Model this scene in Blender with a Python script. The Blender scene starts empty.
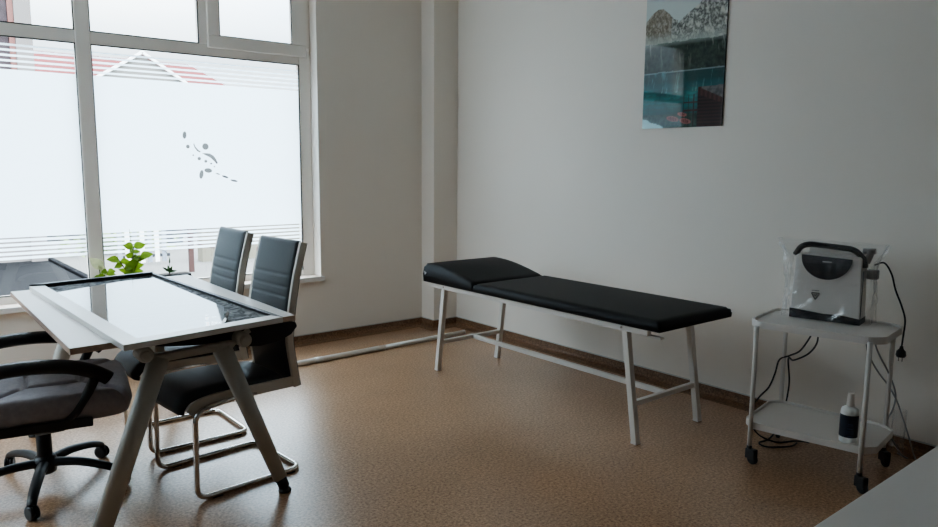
import bpy, bmesh, math, random
from math import sin, cos, pi, radians
from mathutils import Vector, Matrix, noise
random.seed(7)
C = bpy.context.scene.collection

# ------------------------------------------------------------------ materials
def mat(name, col, rough=0.5, metal=0.0, spec=0.5, coat=0.0, var=0.0, scale=20, bump=0.0, bscale=60, sheen=0.0):
    m = bpy.data.materials.new(name); m.use_nodes = True
    nt = m.node_tree; b = nt.nodes['Principled BSDF']
    b.inputs['Base Color'].default_value = (*col, 1)
    b.inputs['Roughness'].default_value = rough
    b.inputs['Metallic'].default_value = metal
    b.inputs['Specular IOR Level'].default_value = spec
    b.inputs['Coat Weight'].default_value = coat
    b.inputs['Coat Roughness'].default_value = 0.05
    b.inputs['Sheen Weight'].default_value = sheen
    tc = nt.nodes.new('ShaderNodeTexCoord')
    if var > 0:
        n = nt.nodes.new('ShaderNodeTexNoise'); n.inputs['Scale'].default_value = scale; n.inputs['Detail'].default_value = 4
        nt.links.new(tc.outputs['Object'], n.inputs['Vector'])
        r = nt.nodes.new('ShaderNodeValToRGB')
        r.color_ramp.elements[0].position = .3; r.color_ramp.elements[1].position = .7
        r.color_ramp.elements[0].color = (*[max(0, c*(1-var)) for c in col], 1)
        r.color_ramp.elements[1].color = (*[min(1, c*(1+var)) for c in col], 1)
        nt.links.new(n.outputs['Fac'], r.inputs['Fac']); nt.links.new(r.outputs['Color'], b.inputs['Base Color'])
    if bump > 0:
        n = nt.nodes.new('ShaderNodeTexNoise'); n.inputs['Scale'].default_value = bscale; n.inputs['Detail'].default_value = 3
        nt.links.new(tc.outputs['Object'], n.inputs['Vector'])
        bp = nt.nodes.new('ShaderNodeBump'); bp.inputs['Strength'].default_value = bump; bp.inputs['Distance'].default_value = 0.01
        nt.links.new(n.outputs['Fac'], bp.inputs['Height']); nt.links.new(bp.outputs['Normal'], b.inputs['Normal'])
    return m

def vinyl(name, c0, c1, c2, rough):
    m = mat(name, c1, rough)
    nt = m.node_tree; b = nt.nodes['Principled BSDF']; tc = nt.nodes.new('ShaderNodeTexCoord')
    v = nt.nodes.new('ShaderNodeTexNoise'); v.inputs['Scale'].default_value = 75; v.inputs['Detail'].default_value = 5; v.inputs['Roughness'].default_value = .75
    w = nt.nodes.new('ShaderNodeTexNoise'); w.inputs['Scale'].default_value = 3.0; w.inputs['Detail'].default_value = 3
    nt.links.new(tc.outputs['Object'], v.inputs['Vector']); nt.links.new(tc.outputs['Object'], w.inputs['Vector'])
    r = nt.nodes.new('ShaderNodeValToRGB'); e = r.color_ramp.elements
    e[0].position = .38; e[0].color = (*c0, 1); e[1].position = .64; e[1].color = (*c2, 1)
    k = e.new(.5); k.color = (*c1, 1)
    nt.links.new(v.outputs['Fac'], r.inputs['Fac'])
    r2 = nt.nodes.new('ShaderNodeValToRGB'); e = r2.color_ramp.elements
    e[0].position = .3; e[0].color = (.9, .9, .9, 1); e[1].position = .7; e[1].color = (1, 1, 1, 1)
    nt.links.new(w.outputs['Fac'], r2.inputs['Fac'])
    mx = nt.nodes.new('ShaderNodeMixRGB'); mx.blend_type = 'MULTIPLY'; mx.inputs['Fac'].default_value = 1
    nt.links.new(r.outputs['Color'], mx.inputs['Color1']); nt.links.new(r2.outputs['Color'], mx.inputs['Color2'])
    nt.links.new(mx.outputs['Color'], b.inputs['Base Color'])
    bp = nt.nodes.new('ShaderNodeBump'); bp.inputs['Strength'].default_value = .12; bp.inputs['Distance'].default_value = .003
    nt.links.new(v.outputs['Fac'], bp.inputs['Height']); nt.links.new(bp.outputs['Normal'], b.inputs['Normal'])
    return m

def glassy(name, tint=(1, 1, 1), refl=0.08, rough=0.0):
    m = bpy.data.materials.new(name); m.use_nodes = True; nt = m.node_tree; nt.nodes.clear()
    o = nt.nodes.new('ShaderNodeOutputMaterial'); t = nt.nodes.new('ShaderNodeBsdfTransparent'); t.inputs['Color'].default_value = (*tint, 1)
    g = nt.nodes.new('ShaderNodeBsdfGlossy'); g.inputs['Roughness'].default_value = rough
    mx = nt.nodes.new('ShaderNodeMixShader'); f = nt.nodes.new('ShaderNodeLayerWeight'); f.inputs['Blend'].default_value = .5
    pw = nt.nodes.new('ShaderNodeMath'); pw.operation = 'POWER'; pw.inputs[1].default_value = 5
    nt.links.new(f.outputs['Facing'], pw.inputs[0])
    mu = nt.nodes.new('ShaderNodeMath'); mu.operation = 'ADD'; mu.inputs[1].default_value = refl; mu.use_clamp = True
    nt.links.new(pw.outputs[0], mu.inputs[0]); nt.links.new(mu.outputs[0], mx.inputs['Fac'])
    nt.links.new(t.outputs[0], mx.inputs[1]); nt.links.new(g.outputs[0], mx.inputs[2]); nt.links.new(mx.outputs[0], o.inputs['Surface'])
    return m

def film_mat():
    m = bpy.data.materials.new('frosted film'); m.use_nodes = True; nt = m.node_tree; nt.nodes.clear()
    o = nt.nodes.new('ShaderNodeOutputMaterial')
    t = nt.nodes.new('ShaderNodeBsdfTranslucent'); t.inputs['Color'].default_value = (.76, .87, .94, 1)
    d = nt.nodes.new('ShaderNodeBsdfDiffuse'); d.inputs['Color'].default_value = (.8, .8, .8, 1)
    mx = nt.nodes.new('ShaderNodeMixShader'); mx.inputs['Fac'].default_value = .12
    nt.links.new(t.outputs[0], mx.inputs[1]); nt.links.new(d.outputs[0], mx.inputs[2]); nt.links.new(mx.outputs[0], o.inputs['Surface'])
    return m

M = dict(
    wall=mat('wall paint', (.83, .77, .70), .75, bump=.05, bscale=180, spec=.3),
    wall_dim=mat('bounce-cutting grey wall', (.30, .29, .275), .8),  # for the unseen walls, darkened to cut light bouncing back into the room
    ceil=mat('ceiling paint', (.82, .82, .80), .9),
    floor=vinyl('speckled vinyl', (.235, .125, .060), (.43, .25, .142), (.60, .385, .235), .27),
    base=vinyl('coved vinyl skirting and sill shade', (.10, .045, .02), (.185, .095, .045), (.27, .155, .085), .5),
    basetrim=mat('skirting bead', (.55, .53, .5), .5),
    pvc=mat('white pvc', (.90, .85, .79), .35),
    gasket=mat('dark gasket', (.05, .05, .05), .7),
    sill=mat('beige marble sill', (.66, .56, .49), .35, var=.08, scale=9),
    sillw=mat('white sill nosing', (.85, .84, .82), .4),
    glass=glassy('window glass'),
    film=film_mat(),
    lam=mat('white laminate', (.90, .87, .84), .33),
    edge=mat('oak edge band', (.52, .38, .30), .5, var=.15, scale=60),
    silver=mat('silver grey powder coat', (.50, .49, .45), .42),
    alu=mat('brushed aluminium', (.74, .73, .71), .35, metal=.3),
    blackfr=mat('black frame', (.018, .017, .018), .35),
    blackpl=mat('black plastic', (.016, .016, .017), .42),
    rubber=mat('black rubber', (.02, .02, .02), .7),
    chrome=mat('chrome', (.72, .70, .68), .12, metal=1),
    chsilver=mat('champagne silver frame', (.66, .62, .56), .4, metal=.15),
    leather=mat('slate leatherette', (.036, .039, .042), .5, bump=.12, bscale=220, spec=.5),
    fabric=mat('charcoal fabric', (.34, .31, .33), .8, bump=.3, bscale=500, sheen=.3, var=.12, scale=40),
    bedv=mat('black vinyl upholstery', (.010, .010, .011), .55, spec=.22, bump=.08, bscale=260),
    whitem=mat('white enamelled steel', (.76, .72, .67), .38),
    trolley=mat('white trolley enamel', (.71, .67, .63), .4),
    whitep=mat('white plastic', (.76, .71, .67), .35),
    bottle=mat('white bottle plastic', (.82, .82, .80), .35),
    navy=mat('navy label', (.012, .018, .035), .45),
    ink=mat('black ink', (.01, .01, .01), .5),
    paper=mat('pale print', (.6, .6, .6), .5),
    greyc=mat('grey cable', (.32, .31, .30), .5),
    blackc=mat('black cable', (.012, .012, .012), .5),
    darkscr=mat('dark control panel', (.014, .015, .022), .3),
    metalpin=mat('steel pin', (.6, .6, .6), .25, metal=1),
    pot=mat('black pot', (.015, .013, .013), .5),
    leaf=mat('green leaf', (.20, .33, .045), .45, var=.3, scale=30),
    paleleaf=mat('variegated leaf', (.80, .84, .55), .45, var=.25, scale=30),
    stem=mat('plant stem', (.08, .09, .03), .6),
    soil=mat('soil', (.03, .02, .014), .95, bump=.5),
    counter=mat('white counter', (.78, .75, .72), .45),
    roof=mat('red roof tiles', (.105, .026, .026), .85, var=.1, scale=3, spec=.1),
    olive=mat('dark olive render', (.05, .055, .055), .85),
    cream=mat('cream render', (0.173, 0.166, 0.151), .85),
    pinkw=mat('pale pink render', (0.175, 0.158, 0.150), .85),
    brick=mat('plum brick', (0.036, 0.023, 0.027), .8, var=.3, scale=12),
    redtrim=mat('brick red paint', (0.168, 0.068, 0.056), .7),
    darkw=mat('dark window glass', (.05, .06, .09), .2),
    conc=mat('light concrete paving', (0.1116, 0.1080, 0.1030), .85, var=.06, scale=1.2, spec=.08),
    asph=mat('grey asphalt', (0.0084, 0.0084, 0.0093), .85, var=.12, scale=.8, spec=.08),
    kerb=mat('black rubber kerb', (.006, .006, .007), .9, spec=.05),
    rust=mat('red brown post paint', (0.0505, 0.0190, 0.0155), .6),
    yellow=mat('pale yellow render', (0.1610, 0.1477, 0.1134), .85),
    bluew=mat('pale blue paint', (0.189, 0.214, 0.252), .6),
    green=mat('hedge green', (0.144, 0.202, 0.077), .7, var=.4, scale=6),
    slate=mat('slate cladding', (0.028, 0.028, 0.036), .7),
)
M['floor'].node_tree.nodes['Principled BSDF'].inputs['Coat Weight'].default_value = .7; M['floor'].node_tree.nodes['Principled BSDF'].inputs['Coat Roughness'].default_value = .3
# transparent crinkled bag
def bag_mat(alpha=.22):
    m = bpy.data.materials.new('clear crinkled plastic'); m.use_nodes = True; nt = m.node_tree; nt.nodes.clear()
    o = nt.nodes.new('ShaderNodeOutputMaterial'); t = nt.nodes.new('ShaderNodeBsdfTransparent'); t.inputs['Color'].default_value = (.985, .985, .985, 1)
    g = nt.nodes.new('ShaderNodeBsdfGlossy'); g.inputs['Roughness'].default_value = .12
    d = nt.nodes.new('ShaderNodeBsdfDiffuse'); d.inputs['Color'].default_value = (.8, .8, .8, 1)
    a = nt.nodes.new('ShaderNodeMixShader'); a.inputs['Fac'].default_value = .35
    f = nt.nodes.new('ShaderNodeLayerWeight'); f.inputs['Blend'].default_value = .35
    mr = nt.nodes.new('ShaderNodeMapRange'); mr.inputs['To Min'].default_value = .05; mr.inputs['To Max'].default_value = alpha*3
    nt.links.new(f.outputs['Facing'], mr.inputs['Value'])
    mx = nt.nodes.new('ShaderNodeMixShader')
    nt.links.new(g.outputs[0], a.inputs[1]); nt.links.new(d.outputs[0], a.inputs[2])
    nt.links.new(mr.outputs[0], mx.inputs['Fac']); nt.links.new(t.outputs[0], mx.inputs[1]); nt.links.new(a.outputs[0], mx.inputs[2])
    nt.links.new(mx.outputs[0], o.inputs['Surface'])
    return m
M['bag'] = bag_mat()
for k in ('leaf', 'paleleaf'):       # thin leaves glow when lit from behind
    nt = M[k].node_tree; pb = nt.nodes['Principled BSDF']; tl = nt.nodes.new('ShaderNodeBsdfTranslucent'); mx = nt.nodes.new('ShaderNodeMixShader')
    tl.inputs['Color'].default_value = (.16, .26, .02, 1) if k == 'leaf' else (.40, .42, .24, 1)
    mx.inputs['Fac'].default_value = .5; nt.links.new(pb.outputs[0], mx.inputs[1]); nt.links.new(tl.outputs[0], mx.inputs[2])
    nt.links.new(mx.outputs[0], nt.nodes['Material Output'].inputs['Surface'])
# marbled dark glass
def marble():
    m = mat('dark marbled glass', (.03, .03, .03), .6)
    nt = m.node_tree; b = nt.nodes['Principled BSDF']; tc = nt.nodes.new('ShaderNodeTexCoord')
    n = nt.nodes.new('ShaderNodeTexNoise'); n.inputs['Scale'].default_value = 14; n.inputs['Detail'].default_value = 6; n.inputs['Distortion'].default_value = 2.5
    nt.links.new(tc.outputs['Object'], n.inputs['Vector'])
    r = nt.nodes.new('ShaderNodeValToRGB'); e = r.color_ramp.elements
    e[0].position = .42; e[0].color = (.012, .012, .013, 1); e[1].position = .66; e[1].color = (.22, .22, .22, 1)
    nt.links.new(n.outputs['Fac'], r.inputs['Fac']); nt.links.new(r.outputs['Color'], b.inputs['Base Color'])
    b.inputs['Specular IOR Level'].default_value = .08
    return m
M['marble'] = marble()
def sheetm():
    m = mat('glossy protective film', (.16, .165, .17), .035, bump=0, spec=.9, coat=1.0)
    nt = m.node_tree; b = nt.nodes['Principled BSDF']; tc = nt.nodes.new('ShaderNodeTexCoord')
    mp = nt.nodes.new('ShaderNodeMapping'); mp.inputs['Scale'].default_value = (1, 6, 1)
    n = nt.nodes.new('ShaderNodeTexNoise'); n.inputs['Scale'].default_value = 3.5; n.inputs['Detail'].default_value = 3
    nt.links.new(tc.outputs['Object'], mp.inputs['Vector']); nt.links.new(mp.outputs[0], n.inputs['Vector'])
    bp = nt.nodes.new('ShaderNodeBump'); bp.inputs['Strength'].default_value = .16; bp.inputs['Distance'].default_value = .005
    nt.links.new(n.outputs['Fac'], bp.inputs['Height']); nt.links.new(bp.outputs['Normal'], b.inputs['Normal']); nt.links.new(bp.outputs['Normal'], b.inputs['Coat Normal'])
    b.inputs['IOR'].default_value = 1.7; b.inputs['Coat IOR'].default_value = 1.8
    return m
M['sheet'] = sheetm()

# ------------------------------------------------------------------ geometry helpers
def box(bm, x0, x1, y0, y1, z0, z1, mx=None, mi=0):
    vs = [bm.verts.new(Vector((x, y, z))) for x in (x0, x1) for y in (y0, y1) for z in (z0, z1)]
    if mx:
        for v in vs: v.co = mx @ v.co
    for f in ((0, 1, 3, 2), (4, 6, 7, 5), (0, 4, 5, 1), (2, 3, 7, 6), (0, 2, 6, 4), (1, 5, 7, 3)):
        bm.faces.new([vs[i] for i in f]).material_index = mi
    return vs

def prism(bm, poly, axis, d0, d1, mi=0):
    """poly: 2-D points in the two axes other than `axis` (in order), extruded d0..d1 along axis"""
    def P(a, b, d):
        return Vector((d, a, b)) if axis == 0 else Vector((a, d, b)) if axis == 1 else Vector((a, b, d))
    A = [bm.verts.new(P(a, b, d0)) for a, b in poly]; B = [bm.verts.new(P(a, b, d1)) for a, b in poly]
    bm.faces.new(A[::-1]).material_index = mi; bm.faces.new(B).material_index = mi
    n = len(poly)
    for i in range(n):
        bm.faces.new((A[i], A[(i+1) % n], B[(i+1) % n], B[i])).material_index = mi
    bmesh.ops.recalc_face_normals(bm, faces=bm.faces[:])

def tube(bm, pts, r, seg=10, closed=False, flat=1.0, square=False, up=None, r_end=None):
    pts = [Vector(p) for p in pts]; n = len(pts); rings = []
    prev = None
    for i, p in enumerate(pts):
        a = pts[(i-1) % n] if (closed or i > 0) else p
        b = pts[(i+1) % n] if (closed or i < n-1) else p
        t = (b-a).normalized()
        if prev is None:
            u = Vector(up) if up else (Vector((0, 0, 1)) if abs(t.z) < .9 else Vector((1, 0, 0)))
            u = (u - t*u.dot(t)).normalized()
        else:
            u = (prev - t*prev.dot(t)).normalized()
        prev = u; w = t.cross(u)
        rr = r if r_end is None else r + (r_end-r)*i/(n-1)
        ring = []
        if square:
            for (a1, b1) in ((1, 1), (-1, 1), (-1, -1), (1, -1)):
                ring.append(bm.verts.new(p + u*rr*a1*flat + w*rr*b1))
        else:
            for k in range(seg):
                an = 2*pi*k/seg
                ring.append(bm.verts.new(p + u*cos(an)*rr*flat + w*sin(an)*rr))
        rings.append(ring)
    m = len(rings[0])
    for i in range(n if closed else n-1):
        A, B = rings[i], rings[(i+1) % n]
        for k in range(m):
            f = bm.faces.new((A[k], A[(k+1) % m], B[(k+1) % m], B[k])); f.smooth = not square
    if not closed:
        bm.faces.new(rings[0][::-1]); bm.faces.new(rings[-1])
    return rings

def catmull(pts, n=8, closed=False):
    P = [Vector(p) for p in pts]; out = []; N = len(P)
    rng = range(N) if closed else range(N-1)
    for i in rng:
        g = (lambda j: P[j % N]) if closed else (lambda j: P[max(0, min(N-1, j))])
        p0, p1, p2, p3 = g(i-1), g(i), g(i+1), g(i+2)
        for k in range(n):
            t = k/n
            out.append(.5*((2*p1)+(-p0+p2)*t+(2*p0-5*p1+4*p2-p3)*t*t+(-p0+3*p1-3*p2+p3)*t**3))
    if not closed: out.append(P[-1])
    return out

def fillet(pts, rad, n=6, closed=False):
    """round the corners of a polyline"""
    P = [Vector(p) for p in pts]; out = []; N = len(P)
    for i in range(N):
        if not closed and i in (0, N-1): out.append(P[i]); continue
        a, b, c = P[i-1], P[i], P[(i+1) % N]
        d1 = (a-b); d2 = (c-b); r = min(rad, d1.length*.48, d2.length*.48)
        s, e = b+d1.normalized()*r, b+d2.normalized()*r
        for k in range(n+1):
            t = k/n; out.append((1-t)**2*s+2*t*(1-t)*b+t*t*e)
    return out

def lathe(bm, prof, c=(0, 0, 0), seg=20, mx=None, mi=0):
    rings = []
    for r, z in prof:
        rings.append([bm.verts.new((c[0]+r*cos(2*pi*k/seg), c[1]+r*sin(2*pi*k/seg), c[2]+z)) for k in range(seg)])
    if mx:
        for R in rings:
            for v in R: v.co = mx @ v.co
    for A, B in zip(rings, rings[1:]):
        for k in range(seg):
            f = bm.faces.new((A[k], A[(k+1) % seg], B[(k+1) % seg], B[k])); f.smooth = True; f.material_index = mi
    bm.faces.new(rings[0][::-1]).material_index = mi; bm.faces.new(rings[-1]).material_index = mi

def disc_x(bm, c, r, h, axis='Y', seg=20):
    mx = Matrix.Translation(c) @ (Matrix.Rotation(pi/2, 4, 'X') if axis == 'Y' else Matrix.Rotation(pi/2, 4, 'Y') if axis == 'X' else Matrix())
    e = min(r, h)*.2
    lathe(bm, [(r-e, -h/2), (r, -h/2+e), (r, h/2-e), (r-e, h/2)], seg=seg, mx=mx)

def sweep_pad(bm, line, w0, w1, thick, crown=.012, nw=14, seams=(), edge_r=.02, seam_d=.006, vseams=()):
    """upholstered pad: `line` = side profile (x,z) points; pad lies between y=w0..w1, front face offset to the left normal"""
    L = [Vector((p[0], 0, p[1])) for p in line]; n = len(L)
    cum = [0]
    for a, b in zip(L, L[1:]): cum.append(cum[-1]+(b-a).length)
    tot = cum[-1]; F = []; B = []
    for i, p in enumerate(L):
        a = L[max(0, i-1)]; b = L[min(n-1, i+1)]; t = (b-a).normalized(); nn = Vector((-t.z, 0, t.x))
        s = cum[i]; es = min(s, tot-s)
        f1 = math.sqrt(max(0, 1-(1-min(1, es/edge_r))**2))
        rf = []; rb = []
        for j in range(nw+1):
            y = w0+(w1-w0)*(.5-.5*cos(pi*j/nw)) if True else 0
            ey = min(y-w0, w1-y); f2 = math.sqrt(max(0, 1-(1-min(1, ey/edge_r))**2))
            h = thick*.35+(thick*.65)*min(f1, f2) + crown*sin(pi*(y-w0)/(w1-w0))*f1
            for sm in seams:
                h -= seam_d*math.exp(-((s-sm)/.006)**2)*f2
            for sm in vseams:
                h -= seam_d*math.exp(-((y-sm)/.006)**2)*f1
            q = p+Vector((0, y, 0))
            rf.append(bm.verts.new(q+nn*h)); rb.append(bm.verts.new(q))
        F.append(rf); B.append(rb)
    for i in range(n-1):
        for j in range(nw):
            bm.faces.new((F[i][j], F[i+1][j], F[i+1][j+1], F[i][j+1])).smooth = True
            bm.faces.new((B[i][j], B[i][j+1], B[i+1][j+1], B[i+1][j])).smooth = True
    for i in range(n-1):
        bm.faces.new((F[i][0], B[i][0], B[i+1][0], F[i+1][0])).smooth = True
        bm.faces.new((F[i][nw], F[i+1][nw], B[i+1][nw], B[i][nw])).smooth = True
    for j in range(nw):
        bm.faces.new((F[0][j], F[0][j+1], B[0][j+1], B[0][j])).smooth = True
        bm.faces.new((F[-1][j], B[-1][j], B[-1][j+1], F[-1][j+1])).smooth = True
    bmesh.ops.recalc_face_normals(bm, faces=bm.faces[:])

def put(name, bm, m, parent=None, bevel=0, seg=2, sub=0, smooth=False, kind=None):
    """link a bmesh built in its root's local frame as one object"""
    me = bpy.data.meshes.new(name); bm.normal_update(); bm.to_mesh(me); bm.free()
    o = bpy.data.objects.new(name, me); C.objects.link(o)
    for x in (m if isinstance(m, (list, tuple)) else [m]): me.materials.append(M[x] if isinstance(x, str) else x)
    if smooth:
        for p in me.polygons: p.use_smooth = True
    if bevel:
        b = o.modifiers.new('b', 'BEVEL'); b.width = bevel; b.segments = seg; b.limit_method = 'ANGLE'; b.angle_limit = radians(35)
        b.harden_normals = False
    if sub:
        s = o.modifiers.new('s', 'SUBSURF'); s.levels = sub; s.render_levels = sub
    if parent: o.parent = parent
    if kind: o['kind'] = kind
    return o

def thing(name, label, cat, loc=(0, 0, 0), rz=0, group=None, kind=None):
    o = bpy.data.objects.new(name, None); o.empty_display_size = .05; C.objects.link(o)
    o.location = loc; o.rotation_euler = (0, 0, rz)
    if label: o['label'] = label; o['category'] = cat
    if group: o['group'] = group
    if kind: o['kind'] = kind
    return o

def tag(o, label, cat, group=None, kind=None):
    o['label'] = label; o['category'] = cat
    if group: o['group'] = group
    if kind: o['kind'] = kind
    return o

def recenter(o):
    """move an unparented mesh's origin to its bottom centre"""
    vs = [v.co.copy() for v in o.data.vertices]
    c = Vector(((min(v.x for v in vs)+max(v.x for v in vs))/2, (min(v.y for v in vs)+max(v.y for v in vs))/2, min(v.z for v in vs)))
    for v in o.data.vertices: v.co -= c
    o.location = c
    return o

def struct(name, bm, m, parent=None, bevel=0):
    o = put(name, bm, m, parent, bevel)
    if not parent: o['kind'] = 'structure'
    return o

def NB(): return bmesh.new()

# ------------------------------------------------------------------ room shell
XR, YW, XL, YN, ZC = 4.16, 5.48, -1.5, -2.6, 3.25      # right wall, window wall, left wall, near wall, ceiling
WX0, WX1, WZ0, WZ1, YF = .16, 2.852, .548, 3.03, 5.62     # window opening and frame plane
b = NB(); box(b, XL-.3, XR, YN, YW+.35, -.12, 0); struct('floor', b, 'floor')
b = NB(); box(b, XL-.3, XR+.2, YN, YW+.35, ZC, ZC+.15); struct('ceiling', b, 'ceil')
b = NB(); box(b, XR, XR+.2, YN, YW+.35, 0, ZC); struct('wall_right', b, 'wall')
V0, V1 = 3.75, 5.25            # opening for an added, unseen window in the left wall
b = NB(); box(b, XL-.3, XL, YN, V0, 0, ZC); box(b, XL-.3, XL, V1, YW+.35, 0, ZC); box(b, XL-.3, XL, V0, V1, 0, WZ0); box(b, XL-.3, XL, V0, V1, WZ1, ZC)
struct('wall_left', b, 'wall_dim')
b = NB(); box(b, XL, XR, YN-.2, YN, 0, ZC); struct('wall_near', b, 'wall_dim')
b = NB()
box(b, XL, WX0, YW, YW+.35, 0, ZC); box(b, WX1, XR, YW, YW+.35, 0, ZC)
box(b, WX0, WX1, YW, YW+.35, 0, WZ0-.03); box(b, WX0, WX1, YW, YW+.35, WZ1, ZC)
struct('wall_window', b, 'wall')
CX, CY = 3.892, 5.29
b = NB(); box(b, CX, XR, CY, YW, 0, ZC); struct('wall_column', b, 'wall')

# coved vinyl skirting and sill shade with a pale bead on top
def skirting(name, pts, h=.066):
    """pts: wall foot polyline, room lies to the left of travel"""
    prof = [(0, 0), (.10, .0), (.10, .002), (.045, .006), (.022, .014), (.010, .03), (.006, h), (0, h)]  # foot run out wide so its dark vinyl paints the sill's shade on the floor
    P = [Vector((p[0], p[1], 0)) for p in pts]; bm = NB(); rings = []
    for i, p in enumerate(P):
        d1 = (P[i]-P[i-1]).normalized() if i else (P[1]-P[0]).normalized()
        d2 = (P[i+1]-P[i]).normalized() if i < len(P)-1 else d1
        n1 = Vector((-d1.y, d1.x, 0)); n2 = Vector((-d2.y, d2.x, 0)); nn = (n1+n2)
        nn = nn/nn.length_squared*2 if nn.length > .01 else n1
        rings.append([bm.verts.new(p+nn*o+Vector((0, 0, z))) for o, z in prof])
    for A, B in zip(rings, rings[1:]):
        for k in range(len(prof)):
            f = bm.faces.new((A[k], A[(k+1) % len(prof)], B[(k+1) % len(prof)], B[k]))
    bm.faces.new(rings[0]); bm.faces.new(rings[-1][::-1])
    bmesh.ops.recalc_face_normals(bm, faces=bm.faces[:])
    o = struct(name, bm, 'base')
    bm = NB()
    for A, B in zip(P, P[1:]):
        d = (B-A).normalized(); n = Vector((-d.y, d.x, 0))
        vs = []
        tube(bm, [A+n*.004+Vector((0, 0, h+.002)), B+n*.004+Vector((0, 0, h+.002))], .0032, square=True)
    put('bead', bm, 'basetrim', o)
skirting('baseboard_right', [(XR, YN), (XR, CY)])
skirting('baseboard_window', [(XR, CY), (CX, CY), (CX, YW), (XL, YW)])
skirting('baseboard_left', [(XL, YW), (XL, YN)])
skirting('baseboard_near', [(XL, YN), (XR, YN)])

# ------------------------------------------------------------------ window
win = thing('window_1', None, None, (0, 0, 0), kind='structure')
mull = [1.163]           # mullion centres (x)
F0, F1 = YF-.020, YF+.045
def frame_bar(bm, x0, x1, z0, z1, dy=0): box(bm, x0, x1, F0+dy, F1, z0, z1)
b = NB()
frame_bar(b, WX0, WX0+.075, WZ0, WZ1); frame_bar(b, WX1-.10, WX1, WZ0, WZ1)
frame_bar(b, WX0+.075, WX1-.10, WZ0, WZ0+.055); frame_bar(b, WX0+.075, WX1-.10, WZ1-.075, WZ1)
put('window_frame', b, 'pvc', win, bevel=.006)
for mx_ in mull:
    b = NB(); frame_bar(b, mx_-.047, mx_+.047, WZ0+.055, WZ1-.075, -.006); put('mullion', b, 'pvc', win, bevel=.006)
b = NB()
xs = [WX0+.075, mull[0], WX1-.10]
for a, c in ((xs[0], xs[1]-.047), (xs[1]+.047, xs[2])):
    frame_bar(b, a, c, 2.291, 2.374)
put('transom', b, 'pvc', win, bevel=.006)
b = NB(); frame_bar(b, 1.949, 2.015, 2.374, WZ1-.075); put('mullion', b, 'pvc', win, bevel=.006)
# opening sash upper right
b = NB(); S0, S1 = F0-.025, F0+.03
box(b, 2.010, 2.81, S0, S1, 2.351, 2.442); box(b, 2.010, 2.81, S0, S1, 2.93, WZ1-.01)
box(b, 2.010, 2.10, S0, S1, 2.442, 2.93); box(b, 2.69, 2.81, S0, S1, 2.442, 2.93)
sash = put('sash', b, 'pvc', win, bevel=.006)
b = NB(); box(b, 2.812, 2.826, S0-.012, S0+.02, 2.35, 2.42); put('hinge', b, 'pvc', sash, bevel=.003)
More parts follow.
